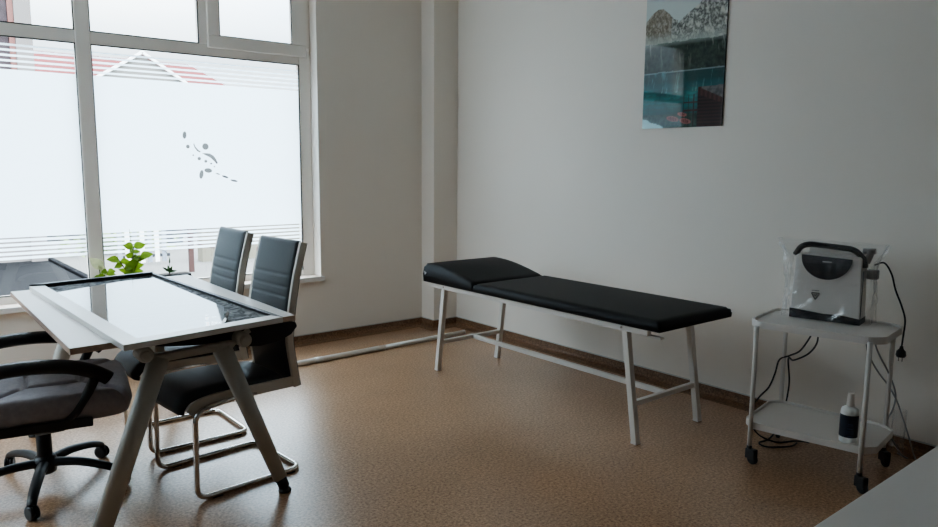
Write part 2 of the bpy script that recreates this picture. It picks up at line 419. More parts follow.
# gaskets along panes
def pane(x0, x1, z0, z1, y=YF):
    b = NB(); b.faces.new([b.verts.new(q) for q in ((x0+.001, y, z0+.001), (x1-.001, y, z0+.001), (x1-.001, y, z1-.001), (x0+.001, y, z1-.001))]); p = put('pane', b, 'glass', win)
    b = NB()
    for (a, c, d, e) in ((x0, x1, z0, z0+.006), (x0, x1, z1-.006, z1), (x0, x0+.006, z0+.006, z1-.006), (x1-.006, x1, z0+.006, z1-.006)):
        box(b, a, c, y-.02, y-.01, d, e)
    put('gasket', b, 'gasket', p)
    return p
ZB, ZT = WZ0+.055, 2.291
low = [(xs[0], xs[1]-.047), (xs[1]+.047, xs[2])]
logo = []
for i, (a, c) in enumerate(low):
    p = pane(a, c, ZB, ZT)
    # frosted film: solid field with stripes above and below
    yf = YF-.0065
    bm = NB()
    def strip(z0, z1):
        vs = [bm.verts.new(v) for v in ((a+.006, yf, z0), (c-.006, yf, z0), (c-.006, yf, z1), (a+.006, yf, z1))]
        bm.faces.new(vs)
    for k in range(5):
        z = 2.098+k*.0335; strip(z, z+.0135)
    for k in range(5):
        z = .982-k*.030; strip(z-.018, z)
    put('film_stripe', bm, 'film', p)
    # solid field (2-D curve so that the emblem can be cut out of it)
    cu = bpy.data.curves.new('film', 'CURVE'); cu.dimensions = '2D'; cu.fill_mode = 'BOTH'
    def loop(pts):
        s = cu.splines.new('POLY'); s.points.add(len(pts)-1); s.use_cyclic_u = True
        for q, (u, v) in zip(s.points, pts): q.co = (u, v, 0, 1)
    loop([(a+.006, .992), (c-.006, .992), (c-.006, 2.082), (a+.006, 2.082)])
    if i == 1:
        # athlete emblem: shapes in photo-proportional units around (1.90, 1.55)
        def W(u, v): return (1.805+(u-100)*.00103, 1.703-(v-110)*.00103)
        def ell(cx, cy, rx, ry, rot=0, n=18):
            out = []
            for k in range(n):
                t = 2*pi*k/n; x, y = rx*cos(t), ry*sin(t)
                out.append(W(cx+x*cos(rot)-y*sin(rot), cy+x*sin(rot)+y*cos(rot)))
            return out
        loop(ell(112, 116, 14, 27, .1)); loop(ell(260, 195, 24, 24)); loop(ell(211, 284, 13, 13)); loop(ell(258, 303, 11, 11))
        loop(ell(168, 260, 6, 6)); loop(ell(298, 320, 7, 6)); loop(ell(321, 342, 6, 5)); loop(ell(132, 198, 14, 14))
        loop(ell(222, 400, 15, 33, .2)); loop(ell(274, 371, 29, 17, .1)); loop(ell(467, 448, 29, 8, .22)); loop(ell(400, 418, 26, 8, .3)); loop(ell(345, 396, 18, 5, .3))
        loop([W(*q) for q in ((176, 168), (186, 195), (203, 217), (224, 232), (218, 240), (196, 228), (180, 205), (173, 185))])
        loop([W(*q) for q in ((232, 244), (262, 243), (292, 246), (318, 262), (336, 286), (348, 316), (338, 322), (322, 304), (302, 284), (282, 270), (258, 259))])
    co = bpy.data.objects.new('tmpfilm', cu); C.objects.link(co)
    dg = bpy.context.evaluated_depsgraph_get(); me = bpy.data.meshes.new_from_object(co.evaluated_get(dg))
    bpy.data.objects.remove(co)
    me.transform(Matrix.Translation((0, yf, 0)) @ Matrix.Rotation(pi/2, 4, 'X'))
    fo = bpy.data.objects.new('privacy_film', me); C.objects.link(fo); me.materials.clear(); me.materials.append(M['film']); fo.parent = p
    for q in me.polygons: q.material_index = 0
pane(xs[0], xs[1]-.047, 2.374, WZ1-.075); pane(xs[1]+.047, 1.949, 2.374, WZ1-.075); pane(2.10, 2.69, 2.442, 2.93, F0)
# sill
b = NB(); box(b, WX0-.03, WX1-.001, YW-.012, F0, WZ0-.03, WZ0+.004); box(b, WX0-.03, WX1+.018, YW-.03, YW-.001, WZ0-.03, WZ0+.004)
sl = put('window_sill', b, 'sill', win, bevel=.003)
b = NB(); box(b, WX0-.03, WX1+.018, YW-.036, YW-.0305, WZ0-.032, WZ0+.006); put('sill_nosing', b, 'sillw', sl, bevel=.002)

# made-up window out of view in the left wall, added to brighten the corner
fill_win = thing('unseen_fill_window', None, None, (0, 0, 0), kind='structure')
XF = XL-.18
b = NB()
box(b, XF-.03, XF+.03, V0, V0+.08, WZ0, WZ1); box(b, XF-.03, XF+.03, V1-.08, V1, WZ0, WZ1)
box(b, XF-.03, XF+.03, V0+.08, V1-.08, WZ0, WZ0+.06); box(b, XF-.03, XF+.03, V0+.08, V1-.08, WZ1-.08, WZ1); box(b, XF-.03, XF+.03, V0+.08, V1-.08, 2.29, 2.37)
put('window_frame', b, 'pvc', fill_win, bevel=.005)
for z0, z1 in ((WZ0+.06, 2.29), (2.37, WZ1-.08)):
    b = NB(); b.faces.new([b.verts.new(q) for q in ((XF, V0+.08, z0), (XF, V1-.08, z0), (XF, V1-.08, z1), (XF, V0+.08, z1))]); put('pane', b, 'glass', fill_win)
b = NB(); b.faces.new([b.verts.new(q) for q in ((XF+.006, V0+.085, .99), (XF+.006, V1-.085, .99), (XF+.006, V1-.085, 2.08), (XF+.006, V0+.085, 2.08))]); put('privacy_film', b, 'film', fill_win)
b = NB(); box(b, XF+.03, XL+.02, V0+.001, V1-.001, WZ0, WZ0+.02); put('window_sill', b, 'sill', fill_win)

# ------------------------------------------------------------------ treatment couch
def couch():
    ox, oy = 3.38, 3.24
    t = thing('treatment_couch', 'black padded examination couch on a white steel frame, standing along the wall under the picture', 'couch', (ox, oy, 0))
    L = lambda x, y, z: (x-ox, y-oy, z)
    # main pad
    def padm(y0, y1, top):
        bm = NB(); nx, ny = 16, 24; x0, x1 = 3.047-ox, 3.73-ox
        T = []; Bt = []
        for j in range(ny+1):
            v = .5-.5*cos(pi*j/ny); y = y0+(y1-y0)*v; ra = []; rb = []
            for i in range(nx+1):
                u = .5-.5*cos(pi*i/nx); x = x0+(x1-x0)*u
                ex = min(x-x0, x1-x); ey = min(y-y0, y1-y); R = .028
                f = min(math.sqrt(max(0, 1-(1-min(1, ex/R))**2)), math.sqrt(max(0, 1-(1-min(1, ey/R))**2)))
                zt = top(v)
                z0 = .648
                h = (zt-z0); hh = h*.45+h*.55*f + .006*sin(pi*u)*sin(pi*v)
                ra.append(bm.verts.new((x, y-oy, z0+hh))); rb.append(bm.verts.new((x+(.006 if i == 0 else -.006 if i == nx else 0), y-oy, z0)))
            T.append(ra); Bt.append(rb)
        for j in range(ny):
            for i in range(nx):
                bm.faces.new((T[j][i], T[j][i+1], T[j+1][i+1], T[j+1][i])).smooth = True
                bm.faces.new((Bt[j][i], Bt[j+1][i], Bt[j+1][i+1], Bt[j][i+1]))
            bm.faces.new((T[j][0], T[j+1][0], Bt[j+1][0], Bt[j][0])).smooth = True
            bm.faces.new((T[j][nx], Bt[j][nx], Bt[j+1][nx], T[j+1][nx])).smooth = True
        for i in range(nx):
            bm.faces.new((T[0][i], Bt[0][i], Bt[0][i+1], T[0][i+1])).smooth = True
            bm.faces.new((T[ny][i], T[ny][i+1], Bt[ny][i+1], Bt[ny][i])).smooth = True
        return bm
    put('mattress', padm(2.20, 3.705, lambda v: .704), 'bedv', t)
    hr = put('headrest', padm(3.715, 4.275, lambda v: .704+.078*sin(min(1, v*1.1)*pi/2)), 'bedv', t)
    b = NB(); prism(b, [(4.225-oy, .716), (4.250-oy, .727), (4.244-oy, .700)], 0, 3.041-ox, 3.0445-ox); put('maker_mark', b, 'paper', hr)
    # frame
    b = NB()
    box(b, *[3.072-ox, 3.107-ox], 2.288-oy, 4.235-oy, .612, .646); box(b, 3.65-ox, 3.685-ox, 2.288-oy, 4.235-oy, .612, .646)
    for y in (2.45, 3.2, 3.70, 4.05): box(b, 3.107-ox, 3.65-ox, y-.0175-oy, y+.0175-oy, .612, .646)
    fr = put('frame', b, 'whitem', t, bevel=.003)
    for y in (2.46, 4.06):
        b = NB(); disc_x(b, (3.0705-ox, y-oy, .629), .007, .005, 'X', 12); put('bolt', b, 'metalpin', fr)
    b = NB(); box(b, 3.10-ox, 3.13-ox, 2.225-oy, 2.36-oy, .600, .611); put('bracket', b, 'whitem', fr)
    # legs splay along the length
    for fx in (3.09, 3.67):
        for yt, yb in ((2.44, 2.35), (4.065, 4.145)):
            b = NB(); tube(b, [L(fx, yt, .612), L(fx, yb, .012)], .018, square=True, up=(0, 1, 0))
            lg = put('leg', b, 'whitem', t, bevel=.003)
            b = NB(); box(b, fx-.019-ox, fx+.019-ox, yb-.019-oy, yb+.019-oy, 0, .014); put('foot_cap', b, 'whitep', lg, bevel=.002)
    for yb, in ((2.385,), (4.118,)):
        b = NB(); tube(b, [L(3.108, yb, .215), L(3.652, yb, .215)], .0145, square=True, up=(0, 0, 1)); put('cross_bar', b, 'whitem', t, bevel=.003)
    b = NB(); tube(b, [L(3.40, 2.399, .215), L(3.40, 4.104, .215)], .0145, square=True, up=(0, 0, 1)); put('stretcher', b, 'whitem', t, bevel=.003)
couch()

# ------------------------------------------------------------------ landscape print on the wall
def picture():
    t = thing('wall_print', 'glossy frameless landscape print of a grey mountain over a teal lake, hung above the couch', 'picture', (XR-.012, 2.90, 1.75))
    W_, H_ = .612, .88; NX, NY = 150, 214
    def lerp(a, b, t): t = max(0, min(1, t)); return tuple(a[i]*(1-t)+b[i]*t for i in range(3))
    def fb(x, y, o=5, s=1.0):
        v = 0; a = .5; f = s
        for k in range(o): v += a*noise.noise(Vector((x*f, y*f, 3.7+k))); f *= 2.1; a *= .55
        return v
    def colour(u, v):       # u 0..1 left->right in view, v 0..1 bottom->top
        a, bb = u*3, v*4.3
        n1 = fb(a, bb, 5, 3.0); n2 = fb(a+9, bb+2, 4, 9)
        ridge = .70+.42*max(0, u-.34)**.75+.025*n1
        if u < .42: ridge = max(ridge, .80+.085*sin(min(1, u/.36)*pi)-.12*max(0, u-.30)+.02*n1)
        shore = .415+.008*n1
        n3 = fb(a*.6+3, bb*1.5, 5, 7)
        if v > ridge:                                          # sky
            c = lerp((.40, .44, .42), (.30, .33, .32), (v-.8)*3)
        elif v > .655 or (v > .63+.02*n1):                     # rock faces
            crag = abs(fb(a*1.3+v*3, bb-u*2.5, 5, 4.5))
            c = lerp((.035, .037, .034), (.40, .40, .36), min(1, crag*3.2+max(0, n2)*.9))
            if u < .34: c = lerp(c, (.17, .12, .075), .45)
            if v < .72: c = lerp(c, (.34, .37, .34), (1-(v-.63)/.09)*.7)
        elif v > shore:                                        # dark forest with pale scree streaks
            c = lerp((.006, .014, .012), (.03, .055, .045), .5+n2)
            st = fb(a*5+v*2.5, bb*.55, 3, 2.2)
            c = lerp(c, (.30, .33, .30), max(0, st-.20)*3*min(1, (v-shore)*5))
            c = lerp(c, (.26, .30, .28), max(0, v-.60)*14)
        elif v > .10:                                          # lake
            c = lerp((.004, .022, .026), (.02, .15, .155), .15+max(0, 1-abs(v-.22)/.13)*(.65+n1))
            st = fb(a*5-v*2.5+7, bb*.55, 3, 2.2)
            if v > .26: c = lerp(c, (.08, .22, .22), max(0, st-.14)*4)
            c = lerp(c, (.02, .05, .05), .4*(.5+.5*sin(v*190+5*n1))*(1 if v < .3 else .3))
        else:
            c = lerp((.010, .03, .026), (.03, .06, .05), .5+n2*2)
        if abs(v-shore) < .005: c = lerp(c, (.20, .29, .30), .6)
        if v < .05-.22*u+.02*n1+.02 and u < .3: c = (.30, .48, .50)       # pale stones bottom left
        # boat house and jetty on the right
        top = .30-.10*(u-.72)
        if u > .70 and v < .285+.02*(u-.7):
            c = lerp((.030, .014, .014), (.06, .026, .024), .5+.5*sin(u*120))
            if v > .30-.30*(u-.66)-.0 and u > .74: c = lerp((.05, .05, .055), (.10, .10, .10), .5+n2*2)
            if v < .235-.25*(u-.70): c = lerp((.012, .008, .010), (.035, .016, .018), .5+.5*sin(v*260))
        if .53 < u < .70 and (abs((u*16) % 1-.5) < .08 and v < .235): c = (.012, .012, .012)
        if .53 < u < .72 and (abs(v-.18) < .006 or abs(v-.12) < .007): c = (.03, .018, .018)
        for (bx, by, rx, ry) in ((.40, .065, .08, .020), (.56, .045, .07, .02), (.52, .095, .06, .014)):
            q = ((u-bx)/rx)**2+((v-by+.12*(u-bx))/ry)**2
            if q < 1: c = (.22, .085, .08) if q > .45 or abs(sin(u*150)) > .9 else (.08, .03, .03)
        return c
    bm = NB(); cl = bm.loops.layers.float_color.new('Col')
    G = [[bm.verts.new((0, W_/2-W_*i/NX, H_*j/NY)) for i in range(NX+1)] for j in range(NY+1)]
    for j in range(NY):
        for i in range(NX):
            f = bm.faces.new((G[j][i], G[j+1][i], G[j+1][i+1], G[j][i+1]))
            for lp, (ii, jj) in zip(f.loops, ((i, j), (i, j+1), (i+1, j+1), (i+1, j))):
                c = colour(ii/NX, jj/NY); lp[cl] = (*[max(0.003, k*1.45) for k in c], 1)
    m = mat('glossy landscape print', (.3, .3, .3), .6, coat=.7, spec=.1)
    nt = m.node_tree; at = nt.nodes.new('ShaderNodeVertexColor'); at.layer_name = 'Col'
    nt.links.new(at.outputs['Color'], nt.nodes['Principled BSDF'].inputs['Base Color'])
    nt.nodes['Principled BSDF'].inputs['Coat Roughness'].default_value = .02
    bmesh.ops.recalc_face_normals(bm, faces=bm.faces[:])
    for f in bm.faces:
        if f.normal.x > 0: f.normal_flip()
    put('printed_face', bm, m, t)
    b = NB(); box(b, .0008, .0115, -W_/2, W_/2, 0, H_); put('backing_panel', b, 'blackfr', t)
picture()

# ------------------------------------------------------------------ desk
def desk():
    ox, oy = 1.0, 3.7
    t = thing('office_desk', 'white-topped desk on splayed silver-grey metal legs, standing before the window', 'desk', (ox, oy, 0))
    TZ = .805
    poly = [(.511-ox, 2.985-oy), (1.446-ox, 3.04-oy), (1.456-ox, 4.56-oy), (.510-ox, 4.50-oy)]
    b = NB(); prism(b, poly, 2, TZ-.025, TZ)
    top = put('desktop', b, 'lam', t, bevel=.0015)
    b = NB()
    for i in range(4):
        a, c = Vector((*poly[i], 0)), Vector((*poly[(i+1) % 4], 0)); d = (c-a).normalized(); n = Vector((d.y, -d.x, 0))
        vs = [b.verts.new(q+n*.0012) for q in ((a+Vector((0, 0, TZ-.0248))), (c+Vector((0, 0, TZ-.0248))), (c+Vector((0, 0, TZ-.0015))), (a+Vector((0, 0, TZ-.0015))))]
        b.faces.new(vs)
    put('edge_band', b, 'edge', top)
    # black bowed panel slung beneath the near end
    b = NB(); pr = [(.83, .779), (1.42, .779), (1.448, .772), (1.455, .752), (1.425, .718), (1.36, .692), (1.27, .684), (1.17, .700), (1.02, .730), (.90, .742), (.83, .752)]
    prism(b, [(x-ox, z) for x, z in pr], 1, 3.035-oy, 3.085-oy); put('underside_panel', b, 'blackfr', t, bevel=.006)
    for y, s_ in ((2.985, -1), (4.42, 1)):
        b = NB()
        prism(b, [(.80-ox, .700), (1.12-ox, .712), (1.145-ox, .735), (1.12-ox, .746), (.83-ox, .735), (.79-ox, .738)], 1, y-.022-oy, y+.022-oy)
        bo = put('cross_beam', b, 'silver', t, bevel=.008, seg=3)
        for x in (.768, 1.169):
            b = NB(); disc_x(b, (x-ox, y-oy, .745), .031, .085, 'Y', 24)
            put('end_knob', b, 'silver', bo)
            b = NB(); disc_x(b, (x-ox, y+s_*.045-oy, .745), .018, .010, 'Y', 24); put('knob_cap', b, 'silver', bo)
            b = NB(); q = 1 if x < 1 else -1
            tube(b, [(x-ox, y-oy, .758), (x-ox-q*.035, y-oy, .779)], .013, 10); put('bracket_arm', b, 'silver', bo)
    for x in (.86, 1.10):
        b = NB(); box(b, x-.02-ox, x+.02-ox, 3.0871-oy, 4.395-oy, .712, .742); put('side_rail', b, 'silver', t, bevel=.006)
    for y, ys in ((2.985, 0.0), (4.42, .04)):
        for xt, xb in ((.828, .583), (1.080, 1.328)):
            b = NB(); yb = y+ys
            p0, p1 = Vector((xt-ox, y-oy, .722)), Vector((xb-ox, yb-oy, .070))
            tube(b, [p0, p1], .042, 20, flat=.72, r_end=(.040 if xb < 1 else .032), up=(0, 1, 0))
            lg = put('leg', b, 'silver', t)
            d = (p1-p0).normalized()
            b = NB(); tube(b, [p1-d*.002, p1+d*.045], .026, 16)
            lathe(b, [(.016, 0), (.016, .03)], (p1.x+d.x*.05, p1.y+d.y*.05, .010)); lathe(b, [(.028, 0), (.030, .006), (.026, .016), (.014, .02)], (p1.x+d.x*.055, p1.y+d.y*.055, 0))
            put('levelling_foot', b, 'blackpl', lg)
desk()

def glass_board():
    P = [Vector((.658, 2.817, 0)), Vector((1.335, 2.925, 0)), Vector((1.262, 4.585, 0)), Vector((.593, 4.47, 0))]
    c0 = sum(P, Vector())/4; zb = .8055
    t = thing('framed_glass_board', 'large glass board in a silver and black frame lying flat on the desk', 'board', (c0.x, c0.y, zb))
    Q = [p-c0 for p in P]
    def inset(ds):
        n = 4; L = []
        for i in range(n):
            a, b_ = Q[i], Q[(i+1) % n]; d = (b_-a).normalized(); nn = Vector((-d.y, d.x, 0)); L.append((a+nn*ds[i], d))
        out = []
        for i in range(n):
            (p, d), (q, e) = L[i-1], L[i]; den = d.x*e.y-d.y*e.x; s = ((q.x-p.x)*e.y-(q.y-p.y)*e.x)/den; out.append(p+d*s)
        return out
    I = inset([.075, .020, .03, .072])      # near, right, far, left rail widths
    names = [('alu', .024), ('blackfr', .026), ('blackfr', .034), ('alu', .024)]
    for i, (m, h) in enumerate(names):
        b = NB(); j = (i+1) % 4
        prism(b, [(Q[i].x, Q[i].y), (Q[j].x, Q[j].y), (I[j].x, I[j].y), (I[i].x, I[i].y)], 2, 0, h)
        r = put('frame_rail', b, m, t, bevel=.002)
    b = NB(); prism(b, [(p.x, p.y) for p in I], 2, .006, .014); put('glass_panel', b, 'marble', t)
    # film with one corner curling up
    S = [Vector(p)-c0-Vector((0, 0, 0)) for p in ((.712, 2.93, 0), (1.085, 2.99, 0), (1.135, 3.09, 0), (1.228, 3.34, 0), (1.226, 4.51, 0), (.672, 4.22, 0))]
    b = NB(); prism(b, [(p.x, p.y) for p in S], 2, .0145, .0162)
    sh = put('protective_film', b, 'sheet', t)
    b = NB(); rows = []
    a, c = S[1], S[2]; ax = (c-a).normalized(); nn = Vector((ax.y, -ax.x, 0))
    for k in range(9):
        th = k/8*2.3; off = nn*(sin(th)*.022)+Vector((0, 0, .0165+(1-cos(th))*.022))
        rows.append([b.verts.new(a+ax*(s*(c-a).length)+off*(1 if 0 < s < 1 else 1)) for s in (0, .25, .5, .75, 1)])
    for A, B in zip(rows, rows[1:]):
        for k in range(4): b.faces.new((A[k], A[k+1], B[k+1], B[k])).smooth = True
    put('curled_corner', b, 'whitep', sh)
glass_board()

# ------------------------------------------------------------------ cantilever visitor chairs (front faces -x)
def cantilever(loc, rz, label):
    t = thing('cantilever_chair', label, 'chair', loc, rz, 'visitor chairs at the desk')
    hw = .225; hs = .182
    def side(y): return [(.05, y*.85, .428), (-.15, y*.93, .426), (-.255, y, .410), (-.262, y, .0125), (.258, y, .0125)]
    pts = side(-hw) + side(hw)[::-1]
    b = NB(); tube(b, fillet(pts, .06, 7), .0125, 12)
    rn = put('runner', b, 'chrome', t)
    for y in (-hw, hw):
        for x in (-.17, .20):
            b = NB(); box(b, x-.022, x+.022, y-.010, y+.010, 0, .004); put('floor_pad', b, 'blackpl', rn)
    # side bands: seat rail, then the lumbar-curved back rail
    for y in (-hs-.010, hs+.010):
        for pp in ([(-.268, 0, .400), (-.235, 0, .428), (-.15, 0, .444), (.02, 0, .444), (.245, 0, .444)],
                   [(.268, 0, .415), (.255, 0, .50), (.236, 0, .63), (.240, 0, .72), (.250, 0, .80), (.278, 0, .95), (.322, 0, 1.118)]):
            L = [Vector((p.x, y, p.z)) for p in catmull(pp, 8)]
            b = NB(); tube(b, L, .010, square=True, flat=2.4 if pp[0][0] < 0 else 1.8, up=(0, 0, 1) if pp[0][0] < 0 else (1, 0, 0))
            put('side_frame', b, 'chsilver', t, bevel=.004)
            if pp[0][0] > 0:
                b = NB(); L2 = []
                for i, p in enumerate(L):
                    a = L[max(0, i-1)]; c = L[min(len(L)-1, i+1)]; d = (c-a).normalized(); L2.append(p-Vector((-d.z, 0, d.x))*.0215)
                tube(b, L2, .0032, 6); put('piping', b, 'blackpl', t)
    seat = [(p.x, p.z) for p in catmull([(-.285, 0, .395), (-.275, 0, .425), (-.235, 0, .452), (-.10, 0, .460), (.08, 0, .452), (.21, 0, .440)], 7)]
    b = NB(); sweep_pad(b, seat, -hs, hs, .040, .010, seams=(.16, .21), edge_r=.025); put('seat', b, 'leather', t)
    back = [(p.x, p.z) for p in catmull([(.262, 0, .43), (.250, 0, .52), (.233, 0, .63), (.236, 0, .72), (.246, 0, .80), (.273, 0, .95), (.318, 0, 1.125)], 26)]
    b = NB(); sweep_pad(b, back, -hs, hs, .021, .005, seams=(.43, .475, .53), edge_r=.022, seam_d=.0035); put('backrest', b, 'leather', t)
    return t
cantilever((1.236, 3.365, 0), radians(5), 'slate grey cantilever chair at the desk, nearer the camera, seat pushed under the desk')
def copy_tree(o, parent=None):
    c = o.copy(); C.objects.link(c); c.parent = parent
    for ch in list(o.children): copy_tree(ch, c)
    return c
src = [o for o in C.objects if o.name == 'cantilever_chair'][0]
c2 = copy_tree(src); c2.location = (1.240, 4.01, 0); c2.rotation_euler = (0, 0, radians(1))
c2['label'] = 'slate grey cantilever chair behind the other one, nearer the window'

# ------------------------------------------------------------------ swivel office chair (faces +x)
def swivel():
    t = thing('swivel_chair', 'dark grey padded swivel office chair with black arms and five castors, left of the desk', 'chair', (.505, 3.715, 0), radians(-10))
    b = NB(); lathe(b, [(.030, .065), (.045, .075), (.050, .125), (.042, .150), (.030, .155)], seg=20)
    base = put('star_base', b, 'blackpl', t)
    for k in range(5):
        a = radians(-26+72*k)
        d = Vector((cos(a), sin(a), 0)); b = NB()
        pts = catmull([d*.03+Vector((0, 0, .118)), d*.14+Vector((0, 0, .120)), d*.25+Vector((0, 0, .102)), d*.325+Vector((0, 0, .078)), d*.345+Vector((0, 0, .060))], 5)
        tube(b, pts, .026, 10, flat=.8, r_end=.019, up=(0, 0, 1)); sp = put('base_arm', b, 'blackpl', base)
        cp = d*.345; w = Vector((-d.y, d.x, 0)); tw = a+radians(60+40*k)
        e = Vector((cos(tw), sin(tw), 0)); mx = Matrix.Translation(cp+Vector((0, 0, .032))) @ Matrix.Rotation(tw, 4, 'Z') @ Matrix.Rotation(pi/2, 4, 'X')
        b = NB()
        for o in (-.019, .005):
            lathe(b, [(.023, o), (.032, o+.003), (.032, o+.011), (.023, o+.014)], seg=18, mx=mx)
        lathe(b, [(.024, -.006), (.024, .006)], seg=18, mx=mx @ Matrix.Translation((0, .008, 0)))
        put('castor', b, 'blackpl', sp)
    b = NB(); lathe(b, [(.030, .12), (.032, .14), (.032, .26), (.024, .27), (.024, .335), (.036, .345), (.03, .349)], seg=20); put('gas_lift', b, 'blackpl', t)
    b = NB(); box(b, -.10, .14, -.09, .09, .350, .387); tube(b, [(.0, -.08, .37), (.02, -.20, .375), (.03, -.27, .365)], .007, 8); put('tilt_mechanism', b, 'blackpl', t, bevel=.01)
    # tufted seat
    b = NB(); N = 84; x0, x1, y0, y1 = -.25, .365, -.395, .245; T = []; B = []
    for j in range(N+1):
        ra = []; rb = []
        for i in range(N+1):
            u = -1+2*i/N; v = -1+2*j/N
            # superellipse outline
            k = (abs(u)**6+abs(v)**6)**(1/6) if (u or v) else 1; m_ = max(abs(u), abs(v))
            s = m_/k if k > 0 else 1
            uu, vv = u*s, v*s
            x = (x0+x1)/2+(x1-x0)/2*uu; y = (y0+y1)/2+(y1-y0)/2*vv
            e = 1-m_; f = math.sqrt(max(0, 1-(1-min(1, e/.11))**2))
            y_ = y+.075; z = .466+.062*f+.010*(1-u*u)*(1-v*v)
            # diamond/box quilting seams
            def sm(dist): return math.exp(-(dist/.012)**2)
            q = 0
            if False: q = 0
            if abs(x-.015) <= .105 and abs(y) <= .12: pass
            X_, Y_ = x-.055, abs(y_)
            ax_ = abs(X_)
            if ax_ < .11: q = max(q, sm(Y_-.12))
            if Y_ < .12: q = max(q, sm(ax_-.11))
            dx = ax_-.11; dy = Y_-.12
            if dx > -.005 and dy > -.005: q = max(q, sm((dx-dy)*.7))
            z -= .026*q*f
            z += .006*noise.noise(Vector((x*9, y*9, 1)))*f
            z -= .003*max(0, (x-.17)/.1)**2
            ra.append(b.verts.new((x, y, z))); rb.append(b.verts.new((x*.96, (y+.075)*.95-.075, .412)))
        T.append(ra); B.append(rb)
    for j in range(N):
        for i in range(N):
            b.faces.new((T[j][i], T[j][i+1], T[j+1][i+1], T[j+1][i])).smooth = True
            b.faces.new((B[j][i], B[j+1][i], B[j+1][i+1], B[j][i+1]))
    for i in range(N):
        for (A, Bv, m1, m2) in ((T[0], B[0], i, i+1), (T[N], B[N], i+1, i)):
            b.faces.new((A[m1], Bv[m1], Bv[m2], A[m2])).smooth = True
        b.faces.new((T[i][0], T[i+1][0], B[i+1][0], B[i][0])).smooth = True
        b.faces.new((T[i+1][N], T[i][N], B[i][N], B[i+1][N])).smooth = True
    bmesh.ops.recalc_face_normals(b, faces=b.faces[:])
    put('seat', b, 'fabric', t)
    b = NB(); box(b, -.235, .20, -.385, .235, .386, .4115); box(b, -.235, .20, -.398, -.3855, .386, .428); box(b, -.235, .20, .2355, .248, .386, .428); put('seat_shell', b, 'blackpl', t, bevel=.006)
    # back, off frame to the left but part of the chair
    line = [(p.x, p.z) for p in catmull([(-.255, 0, .52), (-.285, 0, .62), (-.285, 0, .78), (-.325, 0, .95), (-.37, 0, 1.08)], 8)]
    b = NB(); sweep_pad(b, [(x, z) for x, z in line], -.23, .23, .07, .02, seams=(.18, .36), edge_r=.05)
    for v in b.verts: pass
    put('backrest', b, 'fabric', t)
    b = NB(); tube(b, catmull([(-.08, 0, .405), (-.26, 0, .42), (-.30, 0, .50), (-.297, 0, .75)], 6), .018, 8, flat=.5); put('back_bar', b, 'blackpl', t)
    for s in (-1, 1):
        y = s*.292-.072
        pts = catmull([(-.29, y, .60), (-.25, y, .627), (-.16, y, .652), (-.02, y, .660), (.11, y, .648), (.20, y, .620), (.255, y, .588), (.27, y, .576)], 7)
        b = NB(); tube(b, pts, .036, 12, flat=.85, up=(0, 0, 1)); arm = put('armrest', b, 'blackpl', t)
        b = NB(); tube(b, [(.225, y, .600), (.185, y, .52), (.14, y+s*.012, .455), (.09, y-s*.002, .40), ( .0, y-s*.06, .375)], .034, 8, flat=.6); put('armrest_strut', b, 'blackpl', arm)
swivel()

# ------------------------------------------------------------------ trolley
LEGS = {'NL': (3.355, 1.835), 'NR': (3.452, 1.34), 'BR': (3.845, 1.395), 'BL': (3.80, 1.92)}
TC = (3.613, 1.6225)
def trolley():
    t = thing('instrument_trolley', 'small white two-shelf trolley on black castors, standing beside the wall', 'trolley', (*TC, 0), 0)
    P = {k: Vector((x-TC[0], y-TC[1], 0)) for k, (x, y) in LEGS.items()}
    ax = ((P['NL']-P['NR'])+(P['BL']-P['BR'])).normalized(); ay = Vector((ax.y, -ax.x, 0))   # along the length, across the depth (towards the wall)
    def tray(z):
        b = NB(); c = {}
        for k, p in P.items():
            c[k] = p+ax*(.050 if k[1] == 'L' else -.050)+ay*(-.004 if k[0] == 'N' else .016)
        order = [c['NR'], c['BR'], c['BL'], c['NL']]; poly = []
        for i in range(4):
            a, p, d = order[i-1], order[i], order[(i+1) % 4]
            poly += [p+(a-p).normalized()*.055, p+(d-p).normalized()*.055]
        pl = fillet(poly, .02, 3, True); poly2 = [(v.x, v.y) for v in pl]
        prism(b, poly2, 2, z-.022, z)
        inner = [(x*.965, y*.975) for x, y in poly2]; n = len(poly2); zt = z+.012
        A = [b.verts.new((*p, z)) for p in poly2]; B_ = [b.verts.new((*p, zt)) for p in poly2]; Cc = [b.verts.new((*p, zt)) for p in inner]; D = [b.verts.new((*p, z+.0005)) for p in inner]
        for i in range(n):
            j = (i+1) % n
            for (p, q) in ((A, B_), (B_, Cc), (Cc, D)): b.faces.new((p[i], p[j], q[j], q[i]))
        bmesh.ops.recalc_face_normals(b, faces=b.faces[:])
        put('shelf', b, 'trolley', t)
    tray(.722); tray(.200)
    for k, p in P.items():
        q = p+ay*(-.012 if k[0] == 'N' else .012); x, y = q.x, q.y
        b = NB(); tube(b, [(x, y, .085), (x, y, .712)], .0115, 14); lg = put('leg', b, 'trolley', t)
        tw = radians({'NR': 250, 'NL': 262, 'BR': 235, 'BL': 200}[k])
        b = NB(); lathe(b, [(.013, .078), (.013, .092), (.009, .095)], (x, y, 0), 14)
        mx = Matrix.Translation((x, y, 0)) @ Matrix.Rotation(tw, 4, 'Z')
        box(b, -.012, .040, -.016, -.012, .028, .078, mx); box(b, -.012, .040, .012, .016, .028, .078, mx); box(b, -.012, .034, -.012, .012, .072, .079, mx)
        ca = put('castor_fork', b, 'blackpl', lg, bevel=.002)
        b = NB(); mw = mx @ Matrix.Translation((.022, 0, .028)) @ Matrix.Rotation(pi/2, 4, 'X')
        lathe(b, [(.010, -.0105), (.022, -.010), (.028, -.006), (.028, .006), (.022, .010), (.010, .0105)], seg=20, mx=mw); put('wheel', b, 'rubber', ca)
trolley()

